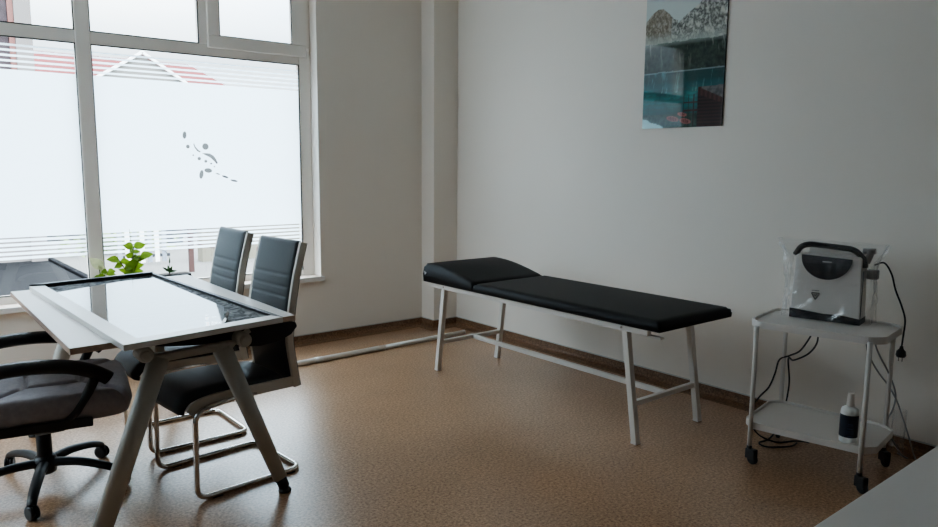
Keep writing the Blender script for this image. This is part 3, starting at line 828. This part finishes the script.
def rot2(x, y, a): return (x*cos(a)-y*sin(a), x*sin(a)+y*cos(a))

# bottle
def bottle():
    t = thing('dispenser_bottle', 'white plastic bottle with a navy label and narrow cap on the lower trolley shelf', 'bottle', (3.505, 1.428, .2002))
    b = NB(); lathe(b, [(.034, 0), (.038, .004), (.0395, .012), (.0395, .148), (.036, .163), (.022, .173), (.0165, .176)], seg=28); put('bottle_body', b, 'bottle', t, smooth=True)
    b = NB(); lathe(b, [(.0165, .1765), (.0175, .180), (.0155, .196), (.0140, .232), (.0150, .234), (.0150, .240), (.012, .241)], seg=20); put('cap', b, 'whitep', t)
    b = NB(); n = 24; a0, a1 = radians(110), radians(330)
    A = [b.verts.new((0.0402*cos(a0+(a1-a0)*k/n), 0.0402*sin(a0+(a1-a0)*k/n), .030)) for k in range(n+1)]; B = [b.verts.new((v.co.x, v.co.y, .138)) for v in A]
    for k in range(n): b.faces.new((A[k], A[k+1], B[k+1], B[k])).smooth = True
    lb = put('bottle_label', b, 'navy', t)
    b = NB()
    for (z, w, h) in ((.094, .5, .004), (.086, .7, .002), (.072, .55, .005), (.062, .8, .0015), (.056, .75, .0015), (.050, .8, .0015), (.036, .4, .004)):
        m = radians(212); A = []; B = []
        for k in range(7):
            a = m+w*(k/6-.5); A.append(b.verts.new((.0406*cos(a), .0406*sin(a), z))); B.append(b.verts.new((.0406*cos(a), .0406*sin(a), z+h)))
        for k in range(6): b.faces.new((A[k], A[k+1], B[k+1], B[k]))
    put('label_print', b, mat('faint blue print', (.05, .07, .12), .5), lb)
bottle()

# ------------------------------------------------------------------ portable therapy machine (front faces -x)
MC = (3.745, 1.677); MR = radians(11); MZ = .7232
def machine():
    t = thing('therapy_device', 'white portable therapy device with black carry handle and dark half-round panel, on the trolley top', 'medical device', (*MC, MZ), MR)
    # body: profile in y-z (front view), extruded in x
    hw = .165
    def poly(s=1.0):
        return [(-hw, .0), (hw, .0), (hw*.99, .10), (hw*.94, .318), (hw*.90, .330), (-hw*.88, .338), (-hw*.93, .330), (-hw*.99, .10)]
    b = NB(); prism(b, poly(), 0, -.062, .055); body = put('housing', b, 'whitep', t, bevel=.008, seg=3)
    b = NB(); prism(b, [(-hw*1.01, -.0), (hw*1.01, .0), (hw*1.008, .048), (hw*.3, .040), (0, .036), (-hw*.45, .040), (-hw*1.008, .030)], 0, -.0655, -.063)
    put('base_strip', b, 'darkscr', body)
    b = NB(); box(b, -.062, .055, -hw*1.0-.0015, -hw*1.0-.0002, .0, .03); box(b, -.063, -.056, -hw-.0012, -hw+.001, .03, .27); put('side_trim', b, 'blackpl', body)
    # half-round control panel
    b = NB(); n = 22; pts = []
    for k in range(n+1):
        a = pi+pi*k/n
        pts.append((.118*cos(a)+0.0, .322+.110*sin(a)))
    prism(b, [(y+.005, z) for y, z in pts]+[(.123, .332), (-.113, .324)], 0, -.071, -.0625)
    cp = put('control_panel', b, 'darkscr', body, bevel=.003)
    b = NB(); box(b, -.0725, -.0715, -.022, .022, .300, .306); put('panel_lettering', b, 'paper', cp)
    # handle arch
    pts = fillet([(-.03, -.163, .285), (-.03, -.156, .325), (-.03, -.112, .372), (-.03, .100, .384), (-.03, .140, .370), (-.03, .165, .325)], .05, 6)
    b = NB(); tube(b, pts, .021, 12, flat=.7, up=(0, 0, 1)); put('handle', b, 'blackpl', t)
    b = NB(); prism(b, [(-.128, .322), (.122, .322), (.110, .366), (-.100, .356)], 0, .030, .036); put('handle_backing', b, 'whitep', t, bevel=.002)
    # triangle recycling style mark with check, printed on the bag front
    b = NB(); cy, cz, R = .045, .128, .023
    tri = [Vector((-.0675, cy+R*sin(a), cz+R*cos(a))) for a in (radians(60), radians(180), radians(300))]
    tube(b, fillet(tri, .004, 3, True), .0022, 6, closed=True)
    tube(b, [(-.0675, cy+.008, cz+.004), (-.0675, cy+.001, cz-.003), (-.0675, cy-.006, cz+.006)], .0018, 6)
    for k in range(5): box(b, -.0682, -.0672, cy+.014-k*.007, cy+.018-k*.007, cz+.022, cz+.026)
    put('printed_mark', b, 'ink', body)
    # probe / connector on the top corner
    b = NB(); tube(b, [(.02, -.158, .305), (.02, -.172, .345), (.02, -.168, .366)], .016, 10); tube(b, [(.02, -.140, .362), (.02, -.195, .365)], .014, 10); put('probe_holder', b, 'greyc', t)
    b = NB(); box(b, .0, .045, -.215, -.1645, .225, .272); put('connector_block', b, 'greyc', t, bevel=.005)
    return t
machine()

# plastic bag around the machine
def bag():
    t = None
    b = NB(); n, m_ = 56, 22; rows = []
    for j in range(m_+1):
        v = j/m_
        z = .003+.40*v; row = []
        for i in range(n):
            a = 2*pi*i/n
            cx, cy = cos(a), sin(a)
            k = (abs(cx)**5+abs(cy)**5)**(-1/5)
            sx, sy = .092, .205
            if v > .72:
                q = (v-.72)/.28; sx *= 1-.62*q; sy *= 1+.05*q
            x, y = cx*k*sx, cy*k*sy
            w = noise.noise(Vector((a*1.6, z*9, 2)))*.014+noise.noise(Vector((cos(a)*6, sin(a)*6+5, z*22)))*.013
            w = max(w, -.002)
            spread = .16*max(0, (v-.75)/.25)*(1+noise.noise(Vector((a*3, 1, 1)))*1.5)
            row.append(b.verts.new((x*(1+w/.1)+cx*.002, y*(1+w/.16+spread)+cy*.002, z+.012*noise.noise(Vector((a*2, v*4, 9)))*v)))
        rows.append(row)
    for A, B in zip(rows, rows[1:]):
        for i in range(n): b.faces.new((A[i], A[(i+1) % n], B[(i+1) % n], B[i]))
    o = put('plastic_bag', b, 'bag', None)
    o.location = (*MC, MZ); o.rotation_euler = (0, 0, MR)
    tag(o, 'clear crinkled plastic bag loosely covering the white device on the trolley', 'plastic bag')
    # twisted flap of the bag to the upper right and lower left corner
    return o
bag()

# cables ---------------------------------------------------------------
def cable(name, pts, r, m, label, n=8):
    P = catmull(pts, n); c = Vector(P[0]); b = NB(); tube(b, [p-c for p in P], r, 8)
    o = put(name, b, m); o.location = c
    if label: tag(o, label, 'cable')
    return o
pc = thing('power_cable', 'black power cable with a two-pin plug hanging over the trolley edge by the wall', 'cable', (3.95, 1.40, .57))
o0 = Vector((3.95, 1.40, .57))
b = NB(); tube(b, [Vector(p)-o0 for p in catmull([(3.80, 1.49, 1.02), (3.84, 1.46, 1.03), (3.90, 1.445, .97), (3.93, 1.432, .89), (3.95, 1.405, .81), (3.955, 1.385, .74), (3.95, 1.385, .66), (3.95, 1.388, .60)], 8)], .0042, 8); put('cord', b, 'blackc', pc)
b = NB(); lathe(b, [(.007, .036), (.010, .022), (.021, .010), (.024, -.010), (.019, -.020)], (0, -.012, 0), 14); put('plug', b, 'blackpl', pc)
b = NB(); tube(b, [(0, -.020, -.018), (0, -.020, -.042)], .0024, 8); tube(b, [(0, -.003, -.018), (0, -.003, -.042)], .0024, 8); put('pin', b, 'metalpin', pc)
def under(x, y): return (x, y)
cable('black_cable', [(3.70, 1.71, .689), (3.70, 1.735, .62), (3.74, 1.80, .53), (3.80, 1.885, .475), (3.80, 1.94, .44), (3.79, 1.955, .36), (3.77, 1.975, .28), (3.70, 1.99, .232), (3.60, 1.985, .17), (3.62, 1.95, .06), (3.70, 1.88, .008), (3.80, 1.82, .008), (3.84, 1.76, .008)], .0045, 'blackc',
      'black cable dropping from the trolley top shelf, bending sharply towards the lower shelf edge')
cable('black_cable', [(3.695, 1.695, .689), (3.71, 1.70, .60), (3.75, 1.76, .52), (3.80, 1.86, .455), (3.93, 1.955, .42), (3.99, 1.97, .25), (3.93, 1.97, .06), (3.74, 1.93, .008), (3.62, 1.93, .008), (3.60, 1.87, .008), (3.70, 1.80, .008), (3.78, 1.80, .008)], .0045, 'blackc',
      'black cable passing behind the rear trolley leg and looping on the floor under the trolley')
cable('grey_cable', [(3.72, 1.47, .689), (3.73, 1.46, .60), (3.80, 1.44, .50), (3.90, 1.412, .40), (3.965, 1.385, .30), (3.99, 1.34, .16), (4.0, 1.30, .04), (4.02, 1.28, .008), (4.04, 1.20, .008)], .004, 'greyc',
      'pale grey cable hanging straightest between the trolley and the wall')
cable('grey_cable', [(3.75, 1.45, .689), (3.77, 1.43, .60), (3.85, 1.40, .48), (3.945, 1.395, .36), (3.95, 1.40, .28), (3.94, 1.42, .20), (3.97, 1.40, .11), (4.0, 1.36, .03), (4.03, 1.34, .008), (4.06, 1.40, .008)], .004, 'greyc',
      'pale grey cable with an S-bend near the lower trolley shelf')
# plastic tube packaging hanging at the right of the lower shelf
b = NB()
rows = []
for j in range(9):
    z = .012+.24*j/8
    rows.append([b.verts.new((.028*cos(2*pi*k/12)*(1+.25*noise.noise(Vector((k, z*20, 0)))), .034*sin(2*pi*k/12)*(1+.3*noise.noise(Vector((k*2, z*16, 4)))), z)) for k in range(12)])
for A, B in zip(rows, rows[1:]):
    for k in range(12): b.faces.new((A[k], A[(k+1) % 12], B[(k+1) % 12], B[k]))
o = put('plastic_sleeve', b, 'bag'); o.location = (4.04, 1.40, .0)
tag(o, 'clear plastic sleeve standing on the floor between trolley and wall', 'plastic sleeve')

# ------------------------------------------------------------------ white counter in the near right corner
t = thing('white_counter', 'plain white work counter cut off by the lower right corner of the photo', 'counter', (2.35, .20, 0))
b = NB(); prism(b, [(-1.15, -.50), (1.15, -.50), (1.15, .465), (-1.15, .452)], 2, .722, .75); put('counter_top', b, 'counter', t, bevel=.002)
for x in (-1.05, 0, 1.03):
    b = NB(); box(b, x, x+.02, -.45, .36, 0, .7215); put('side_panel', b, 'counter', t, bevel=.001)
b = NB(); box(b, -1.029, 1.029, -.47, -.4505, .05, .7215); put('back_panel', b, 'counter', t)

# ------------------------------------------------------------------ white pole lying on the floor by the window wall
t = thing('metal_pole', 'long white metal pole lying on the floor along the window wall', 'pole', (3.1, 4.88, 0))
b = NB(); tube(b, [(-1.5, -.045, .0205), (.0, .0, .0205)], .020, 14); put('pole_section', b, 'whitem', t)
b = NB(); tube(b, [(.0, .0, .0205), (.84, .035, .0205)], .0175, 14); put('pole_section', b, 'whitem', t)
b = NB(); tube(b, [(-.64, -.0192, .0212), (-.57, -.0171, .0212)], .0212, 14); put('sleeve_joint', b, 'alu', t)
b = NB(); tube(b, [(.84, .035, .0205), (.856, .0357, .0205)], .0185, 14); put('end_cap', b, 'whitep', t)

# ------------------------------------------------------------------ plants on the sill
SZ = WZ0+.0045
def leaf(bm, base, tip, w, droop=.3, fold=.2):
    base = Vector(base); tip = Vector(tip); d = tip-base; side = d.cross(Vector((random.uniform(-.5, .5), -1, random.uniform(.1, .9))))
    side = side.normalized() if side.length > 1e-5 else Vector((1, 0, 0)); nn = side.cross(d).normalized(); n = 6; rows = []
    for k in range(n+1):
        s = k/n; ww = w*sin(pi*min(1, s**.8*.98+.02))*(.5)
        c = base+d*s-Vector((0, 0, 1))*droop*d.length*s*s*.5
        rows.append([bm.verts.new(c-side*ww+nn*ww*fold), bm.verts.new(c), bm.verts.new(c+side*ww+nn*ww*fold)])
    for A, B in zip(rows, rows[1:]):
        for k in range(2): bm.faces.new((A[k], A[k+1], B[k+1], B[k])).smooth = True
def pot(t, r, h, square=None):
    b = NB()
    if square:
        a, c = square; box(b, -a, a, -c, c, 0, h); put('pot', b, 'pot', t, bevel=.004)
        b = NB(); box(b, -a+.01, a-.01, -c+.01, c-.01, h+.0002, h+.002); put('soil', b, 'soil', t)
    else:
        lathe(b, [(r*.75, 0), (r*.8, .003), (r, h-.01), (r*1.05, h-.01), (r*1.05, h), (r*.92, h), (r*.9, h-.008)], seg=24); put('pot', b, 'pot', t)
        b = NB(); lathe(b, [(.01, h-.0075), (r*.88, h-.0065)], seg=24); put('soil', b, 'soil', t)
# bushy green plant
t = thing('potted_plant', 'bushy bright green plant on the window sill behind the desk', 'plant', (1.365, 5.50, SZ))
pot(t, .045, .13)
b = NB(); stems = [catmull(q, 5) for q in ([(0, 0, .12), (.01, 0, .22), (.02, -.01, .34)], [(0, 0, .12), (-.04, .01, .19), (-.075, 0, .25)], [(0, 0, .12), (.03, -.01, .20), (.06, -.02, .27)], [(.0, 0, .12), (.012, 0, .3), (.002, 0, .47)])]
for s in stems[:3]: tube(b, s, .004, 6)
tube(b, stems[3], .0012, 6)
put('stem', b, 'stem', t)
b = NB(); rnd = random.Random(4)
for s, cnt in ((stems[0], 10), (stems[1], 7), (stems[2], 7)):
    for k in range(cnt):
        p = s[int((.3+.7*k/cnt)*(len(s)-1))]; a = rnd.uniform(0, 2*pi); L = rnd.uniform(.06, .095)
        leaf(b, p, p+Vector((cos(a)*L, sin(a)*L*.5, rnd.uniform(-.01, .05))), L*.62, .5)
for p, a in ((stems[0][-1], .4), (stems[0][-1], 2.5), (stems[1][-1], 2.9), (stems[2][-1], .2)):
    leaf(b, p, p+Vector((cos(a)*.09, -.01, .035)), .06, .4)
put('foliage', b, 'leaf', t)
# pale plant by the mullion
t = thing('potted_plant', 'small plant with one pale cream leaf on the window sill by the mullion', 'plant', (1.16, 5.50, SZ))
pot(t, .04, .12)
b = NB(); tube(b, catmull([(0, 0, .11), (.0, 0, .18), (-.01, 0, .235)], 5), .003, 6); tube(b, catmull([(0, 0, .11), (.03, 0, .16), (.05, 0, .185)], 4), .003, 6); put('stem', b, 'stem', t)
b = NB(); leaf(b, (.02, 0, .20), (-.065, -.015, .30), .07, .2); leaf(b, (-.01, 0, .235), (.055, 0, .16), .05, .5); put('pale_leaf', b, 'paleleaf', t)
b = NB()
for (x, z, l) in ((.05, .18, .05), (.05, .18, -.05), (.03, .15, -.06), (.04, .16, .06), (0, .14, -.05)): leaf(b, (x, 0, z), (x+l, -.02, z+.012), .04, .5)
put('foliage', b, 'leaf', t)
# dark trough with a thin sprig
t = thing('plant_trough', 'low black planter with a thin upright sprig on the window sill beside the chair backs', 'plant', (1.66, 5.50, SZ))
pot(t, 0, .125, square=(.11, .05))
b = NB(); tube(b, catmull([(-.035, 0, .12), (-.03, 0, .19), (-.03, 0, .25), (-.06, 0, .30), (-.10, 0, .31)], 5), .002, 6); tube(b, [(-.035, 0, .12), (-.02, 0, .165)], .003, 6); put('stem', b, 'stem', t)
b = NB()
for q in (((-.033, 0, .13), (-.045, -.01, .20), .02), ((-.033, 0, .13), (-.015, -.01, .19), .022), ((-.035, 0, .14), (-.085, -.01, .185), .02), ((-.035, 0, .14), (.02, -.01, .15), .02), ((-.03, 0, .2), (-.028, -.01, .25), .012)): leaf(b, q[0], q[1], q[2], .1)
put('foliage', b, mat('dark green leaf', (.05, .12, .03), .5), t)

# ------------------------------------------------------------------ outside
GZ = -.2
b = NB(); box(b, -60, 90, YW+.5, 120, GZ-.2, GZ); struct('ground', b, 'conc')
b = NB(); prism(b, [(-8, 6.4), (2.40, 6.4), (2.22, 11.3), (2.18, 14.0), (2.10, 15.2), (-8, 15.6)], 2, GZ+.0002, GZ+.012); struct('pavement', b, 'asph')
b = NB(); tube(b, [(2.44, 6.4, GZ+.03), (2.26, 11.3, GZ+.03), (2.21, 14.0, GZ+.03), (2.13, 15.2, GZ+.03)], .045, square=True, flat=.6); o = recenter(put('kerb_strip', b, 'kerb', bevel=.015)); tag(o, 'black rubber kerb edging the dark asphalt outside the window', 'kerb')
b = NB(); box(b, -60, 80, 17.5, 22, GZ+.0002, GZ+.01); box(b, 2.6, 80, 27.0, 31, GZ+.0002, GZ+.01); struct('road', b, 'asph')
for x, y, w_ in ((4.3, 15.2, .5), (6.4, 16.4, .7), (9.0, 17.0, .8)):
    b = NB(); box(b, -w_, w_, 0, .14, 0, .32); prism(b, [(-w_, .32), (w_, .32), (w_*.9, .37), (-w_*.9, .37)], 1, -.01, .15); o = put('kerb_block', b, 'slate'); o.location = (x, y, GZ)
    tag(o, {.5: 'small dark kerb block across the paving behind the red-brown post', .7: 'mid-sized dark kerb block farther along the paving, beyond the yellow wall', .8: 'longest dark kerb block, nearest the dark shed'}[w_], 'kerb', 'dark kerb blocks along the street')
# red-roofed house with a gable
def house():
    Y = 45; ox = 11.5
    t = thing('gabled_house', 'cream house with a long red tiled roof and a central gable beyond the window', 'building', (ox, Y, GZ))
    g = -GZ
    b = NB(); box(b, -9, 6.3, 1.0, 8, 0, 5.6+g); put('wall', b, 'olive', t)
    b = NB()
    v = [b.verts.new(q) for q in ((-9.6, 0, 5.45+g), (7.2, 0, 5.45+g), (4.8, 4, 7.75+g), (-9.6, 4, 7.75+g), (-9.6, 8.5, 5.45+g), (7.2, 8.5, 5.45+g))]
    b.faces.new((v[0], v[1], v[2], v[3])); b.faces.new((v[1], v[5], v[2])); b.faces.new((v[3], v[2], v[5], v[4])); b.faces.new((v[0], v[3], v[4])); b.faces.new((v[0], v[4], v[5], v[1]))
    put('roof', b, 'roof', t)
    cx = .72
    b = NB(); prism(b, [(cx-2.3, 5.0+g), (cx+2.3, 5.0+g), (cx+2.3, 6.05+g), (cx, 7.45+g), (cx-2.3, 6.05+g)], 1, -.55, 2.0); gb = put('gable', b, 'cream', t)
    b = NB()
    for s in (-1, 1):
        tube(b, [(cx+s*2.75, -.65, 5.82+g), (cx, -.65, 7.60+g)], .075, square=True, up=(0, 1, 0))
    put('barge_board', b, 'sillw', gb)
    b = NB()
    for s in (-1, 1): tube(b, [(cx+s*2.7, 1.0, 5.80+g), (cx, 1.0, 7.56+g)], .05, square=True, up=(0, 1, 0), flat=28)
    put('gable_roof', b, 'roof', gb)
    for x, w in ((cx-1.25, .42), (cx+.15, .34), (cx+.65, .34), (cx+1.75, .35)):
        b = NB(); box(b, x-w/2, x+w/2, -.60, -.552, 5.72+g, 6.12+g); put('window', b, 'darkw', gb)
house()
# apartment block at the left, pale corner pier and plum brick panel
t = thing('apartment_block', 'tall pale building with a plum brick panel at the upper left beyond the window', 'building', (1.0, 14, GZ))
b = NB(); box(b, .93, 1.17, 0, 4, 0, 9); box(b, -6, 1.0, .12, 4, 0, 9); put('wall', b, 'pinkw', t)
b = NB(); box(b, -5, .84, .06, .115, 1.7, 9); put('brick_panel', b, 'brick', t)
b = NB(); box(b, .845, .925, .03, .115, 1.7, 9); put('corner_trim', b, 'redtrim', t)
b = NB()
for k in range(8): box(b, -5, .84, .03, .058, 2.1+k*.8, 2.16+k*.8)
put('mortar_band', b, mat('grey band', (.35, .33, .36), .8), t)
# street furniture seen beneath the film
t = thing('gate_post', 'thin red-brown post with a cross rail on the paving beyond the window', 'post', (3.71, 11.4, GZ))
b = NB(); box(b, -.035, .035, -.035, .035, 0, 1.25); put('post', b, 'rust', t, bevel=.005)
b = NB(); tube(b, [(-.95, .0, .95), (-.036, 0, .62)], .012, 8); tube(b, [(.036, 0, .45), (.7, 0, .25)], .012, 8); put('stay_rod', b, 'rust', t)
b = NB(); box(b, -.055, .055, -.055, .055, 1.2502, 1.28); put('cap', b, 'rust', t)
t = thing('low_wall', 'low pale yellow rendered wall behind the red-brown post outside', 'wall', (4.95, 12.4, GZ))
b = NB(); box(b, -.72, 1.6, 0, .25, 0, .62); put('wall_body', b, 'yellow', t); b = NB(); box(b, -.75, 1.63, -.03, .28, .6202, .68); put('coping', b, 'cream', t)
t = thing('picket_gate', 'pale blue and white slatted gate outside, left of the red-brown post', 'gate', (3.30, 12.6, GZ))
for k in range(7):
    b = NB(); box(b, -.36+k*.115, -.29+k*.115, 0, .02, .04, .62+.05*(k % 2)); put('slat', b, 'bluew' if k % 2 == 0 else 'sillw', t)
b = NB(); box(b, -.4, .46, .021, .045, .12, .17); box(b, -.4, .46, .021, .045, .48, .53); put('rail', b, 'slate', t)
t = thing('red_barrier', 'small red and white striped barrier seen between the chair backs outside', 'barrier', (5.05, 11.2, GZ))
b = NB(); box(b, -.35, .35, 0, .04, .18, .34); put('board', b, 'redtrim', t); b = NB(); box(b, -.3, -.26, .0, .04, 0, .1795); put('leg', b, 'sillw', t); b = NB(); box(b, .26, .3, 0, .04, 0, .1795); put('leg', b, 'sillw', t)
# hedge
b = NB(); rnd = random.Random(2)
for k in range(520):
    p = Vector((rnd.gauss(0, .42), rnd.gauss(0, .2), abs(rnd.gauss(.18, .14))))
    a = rnd.uniform(0, 6.28); leaf(b, p, p+Vector((cos(a)*.10, sin(a)*.10, rnd.uniform(0, .07))), .06)
o = put('bush', b, 'green'); o.location = (3.45, 14.6, GZ); tag(o, 'low green bush at the street edge behind the slatted gate', 'bush')
# distant wall of slate boards (dark bands between the stripes at right) and garden walls
def garage(name, x, y, w, h, m, label, rm='slate'):
    t = thing(name, label, 'building', (x, y, GZ))
    b = NB(); box(b, -w/2, w/2, 0, 3, 0, h); put('wall', b, m, t)
    b = NB(); box(b, -w/2-.15, w/2+.15, -.2, 3.2, h+.001, h+.16); put('roof', b, rm, t)
    for k in range(int(w//1.3)):
        b = NB(); box(b, -w/2+.35+k*1.3, -w/2+1.15+k*1.3, -.03, -.002, h*.35, h*.85); put('window', b, 'darkw', t)
garage('shed', 10.4, 20.5, 3.6, 1.55, 'slate', 'dark shed across the street seen through the lower stripes at right')
garage('garage', 2.6, 24, 9.0, 2.3, 'cream', 'low cream garage across the street behind the frosted pane')
garage('workshop', -9.5, 30, 12.0, 3.0, 'pinkw', 'long pale workshop across the street, furthest to the left')

# ------------------------------------------------------------------ world and light
SKY_H, SKY_Z = 2.5, 24.0
w = bpy.data.worlds.new('overcast'); bpy.context.scene.world = w; w.use_nodes = True; nt = w.node_tree
bg = nt.nodes['Background']; tc = nt.nodes.new('ShaderNodeTexCoord')
mp = nt.nodes.new('ShaderNodeMapping'); mp.inputs['Scale'].default_value = (1, 1, 4)
n = nt.nodes.new('ShaderNodeTexNoise'); n.inputs['Scale'].default_value = 2.2; n.inputs['Detail'].default_value = 4
r = nt.nodes.new('ShaderNodeValToRGB'); r.color_ramp.elements[0].position = .35; r.color_ramp.elements[1].position = .65
r.color_ramp.elements[0].color = (.66, .83, .97, 1); r.color_ramp.elements[1].color = (.90, 1.0, 1.05, 1)
nt.links.new(tc.outputs['Generated'], mp.inputs['Vector']); nt.links.new(mp.outputs[0], n.inputs['Vector'])
nt.links.new(n.outputs['Fac'], r.inputs['Fac']); nt.links.new(r.outputs['Color'], bg.inputs['Color'])
sx = nt.nodes.new('ShaderNodeSeparateXYZ'); nt.links.new(tc.outputs['Generated'], sx.inputs[0])
mr = nt.nodes.new('ShaderNodeMapRange'); mr.inputs['From Min'].default_value = .12; mr.inputs['From Max'].default_value = .75
mr.inputs['To Min'].default_value = SKY_H; mr.inputs['To Max'].default_value = SKY_Z      # overcast sky: brighter overhead than at the horizon
nt.links.new(sx.outputs['Z'], mr.inputs['Value']); nt.links.new(mr.outputs[0], bg.inputs['Strength'])
# light portal: only guides sampling of the sky through the window opening
la = bpy.data.lights.new('window portal', 'AREA'); la.shape = 'RECTANGLE'; la.size = WX1-WX0; la.size_y = WZ1-WZ0
la.cycles.is_portal = True
lo = bpy.data.objects.new('window_portal', la); C.objects.link(lo); lo.location = ((WX0+WX1)/2, YW+.36, (WZ0+WZ1)/2); lo.rotation_euler = (radians(-90), 0, 0)

lb = bpy.data.lights.new('fill window portal', 'AREA'); lb.shape = 'RECTANGLE'; lb.size = WZ1-WZ0; lb.size_y = V1-V0; lb.cycles.is_portal = True  # sampling portal for the added, unseen window
lo = bpy.data.objects.new('fill_window_portal', lb); C.objects.link(lo); lo.location = (XL-.32, (V0+V1)/2, (WZ0+WZ1)/2); lo.rotation_euler = (0, radians(-90), 0)

# ------------------------------------------------------------------ camera
cam = bpy.data.cameras.new('camera'); co = bpy.data.objects.new('camera', cam); C.objects.link(co)
cam.sensor_fit = 'HORIZONTAL'; cam.sensor_width = 36; cam.lens = 725/938*36; cam.clip_start = .05; cam.clip_end = 400
pitch, roll, yaw = radians(7.822), radians(.456), radians(39.155)
fw = Vector((sin(yaw)*cos(pitch), cos(yaw)*cos(pitch), -sin(pitch)))
rr = fw.cross(Vector((0, 0, 1))).normalized(); uu = rr.cross(fw)
r2 = rr*cos(roll)+uu*sin(roll); u2 = -rr*sin(roll)+uu*cos(roll)
co.matrix_world = Matrix(((r2.x, u2.x, -fw.x, 0), (r2.y, u2.y, -fw.y, 0), (r2.z, u2.z, -fw.z, 1.5), (0, 0, 0, 1)))
sc = bpy.context.scene; sc.camera = co
sc.view_settings.view_transform = 'AgX'; sc.view_settings.look = 'AgX - Medium High Contrast'; sc.view_settings.exposure = 0.0
sc.cycles.max_bounces = 10; sc.cycles.diffuse_bounces = 6; sc.cycles.transparent_max_bounces = 16
sc.cycles.sample_clamp_indirect = 6
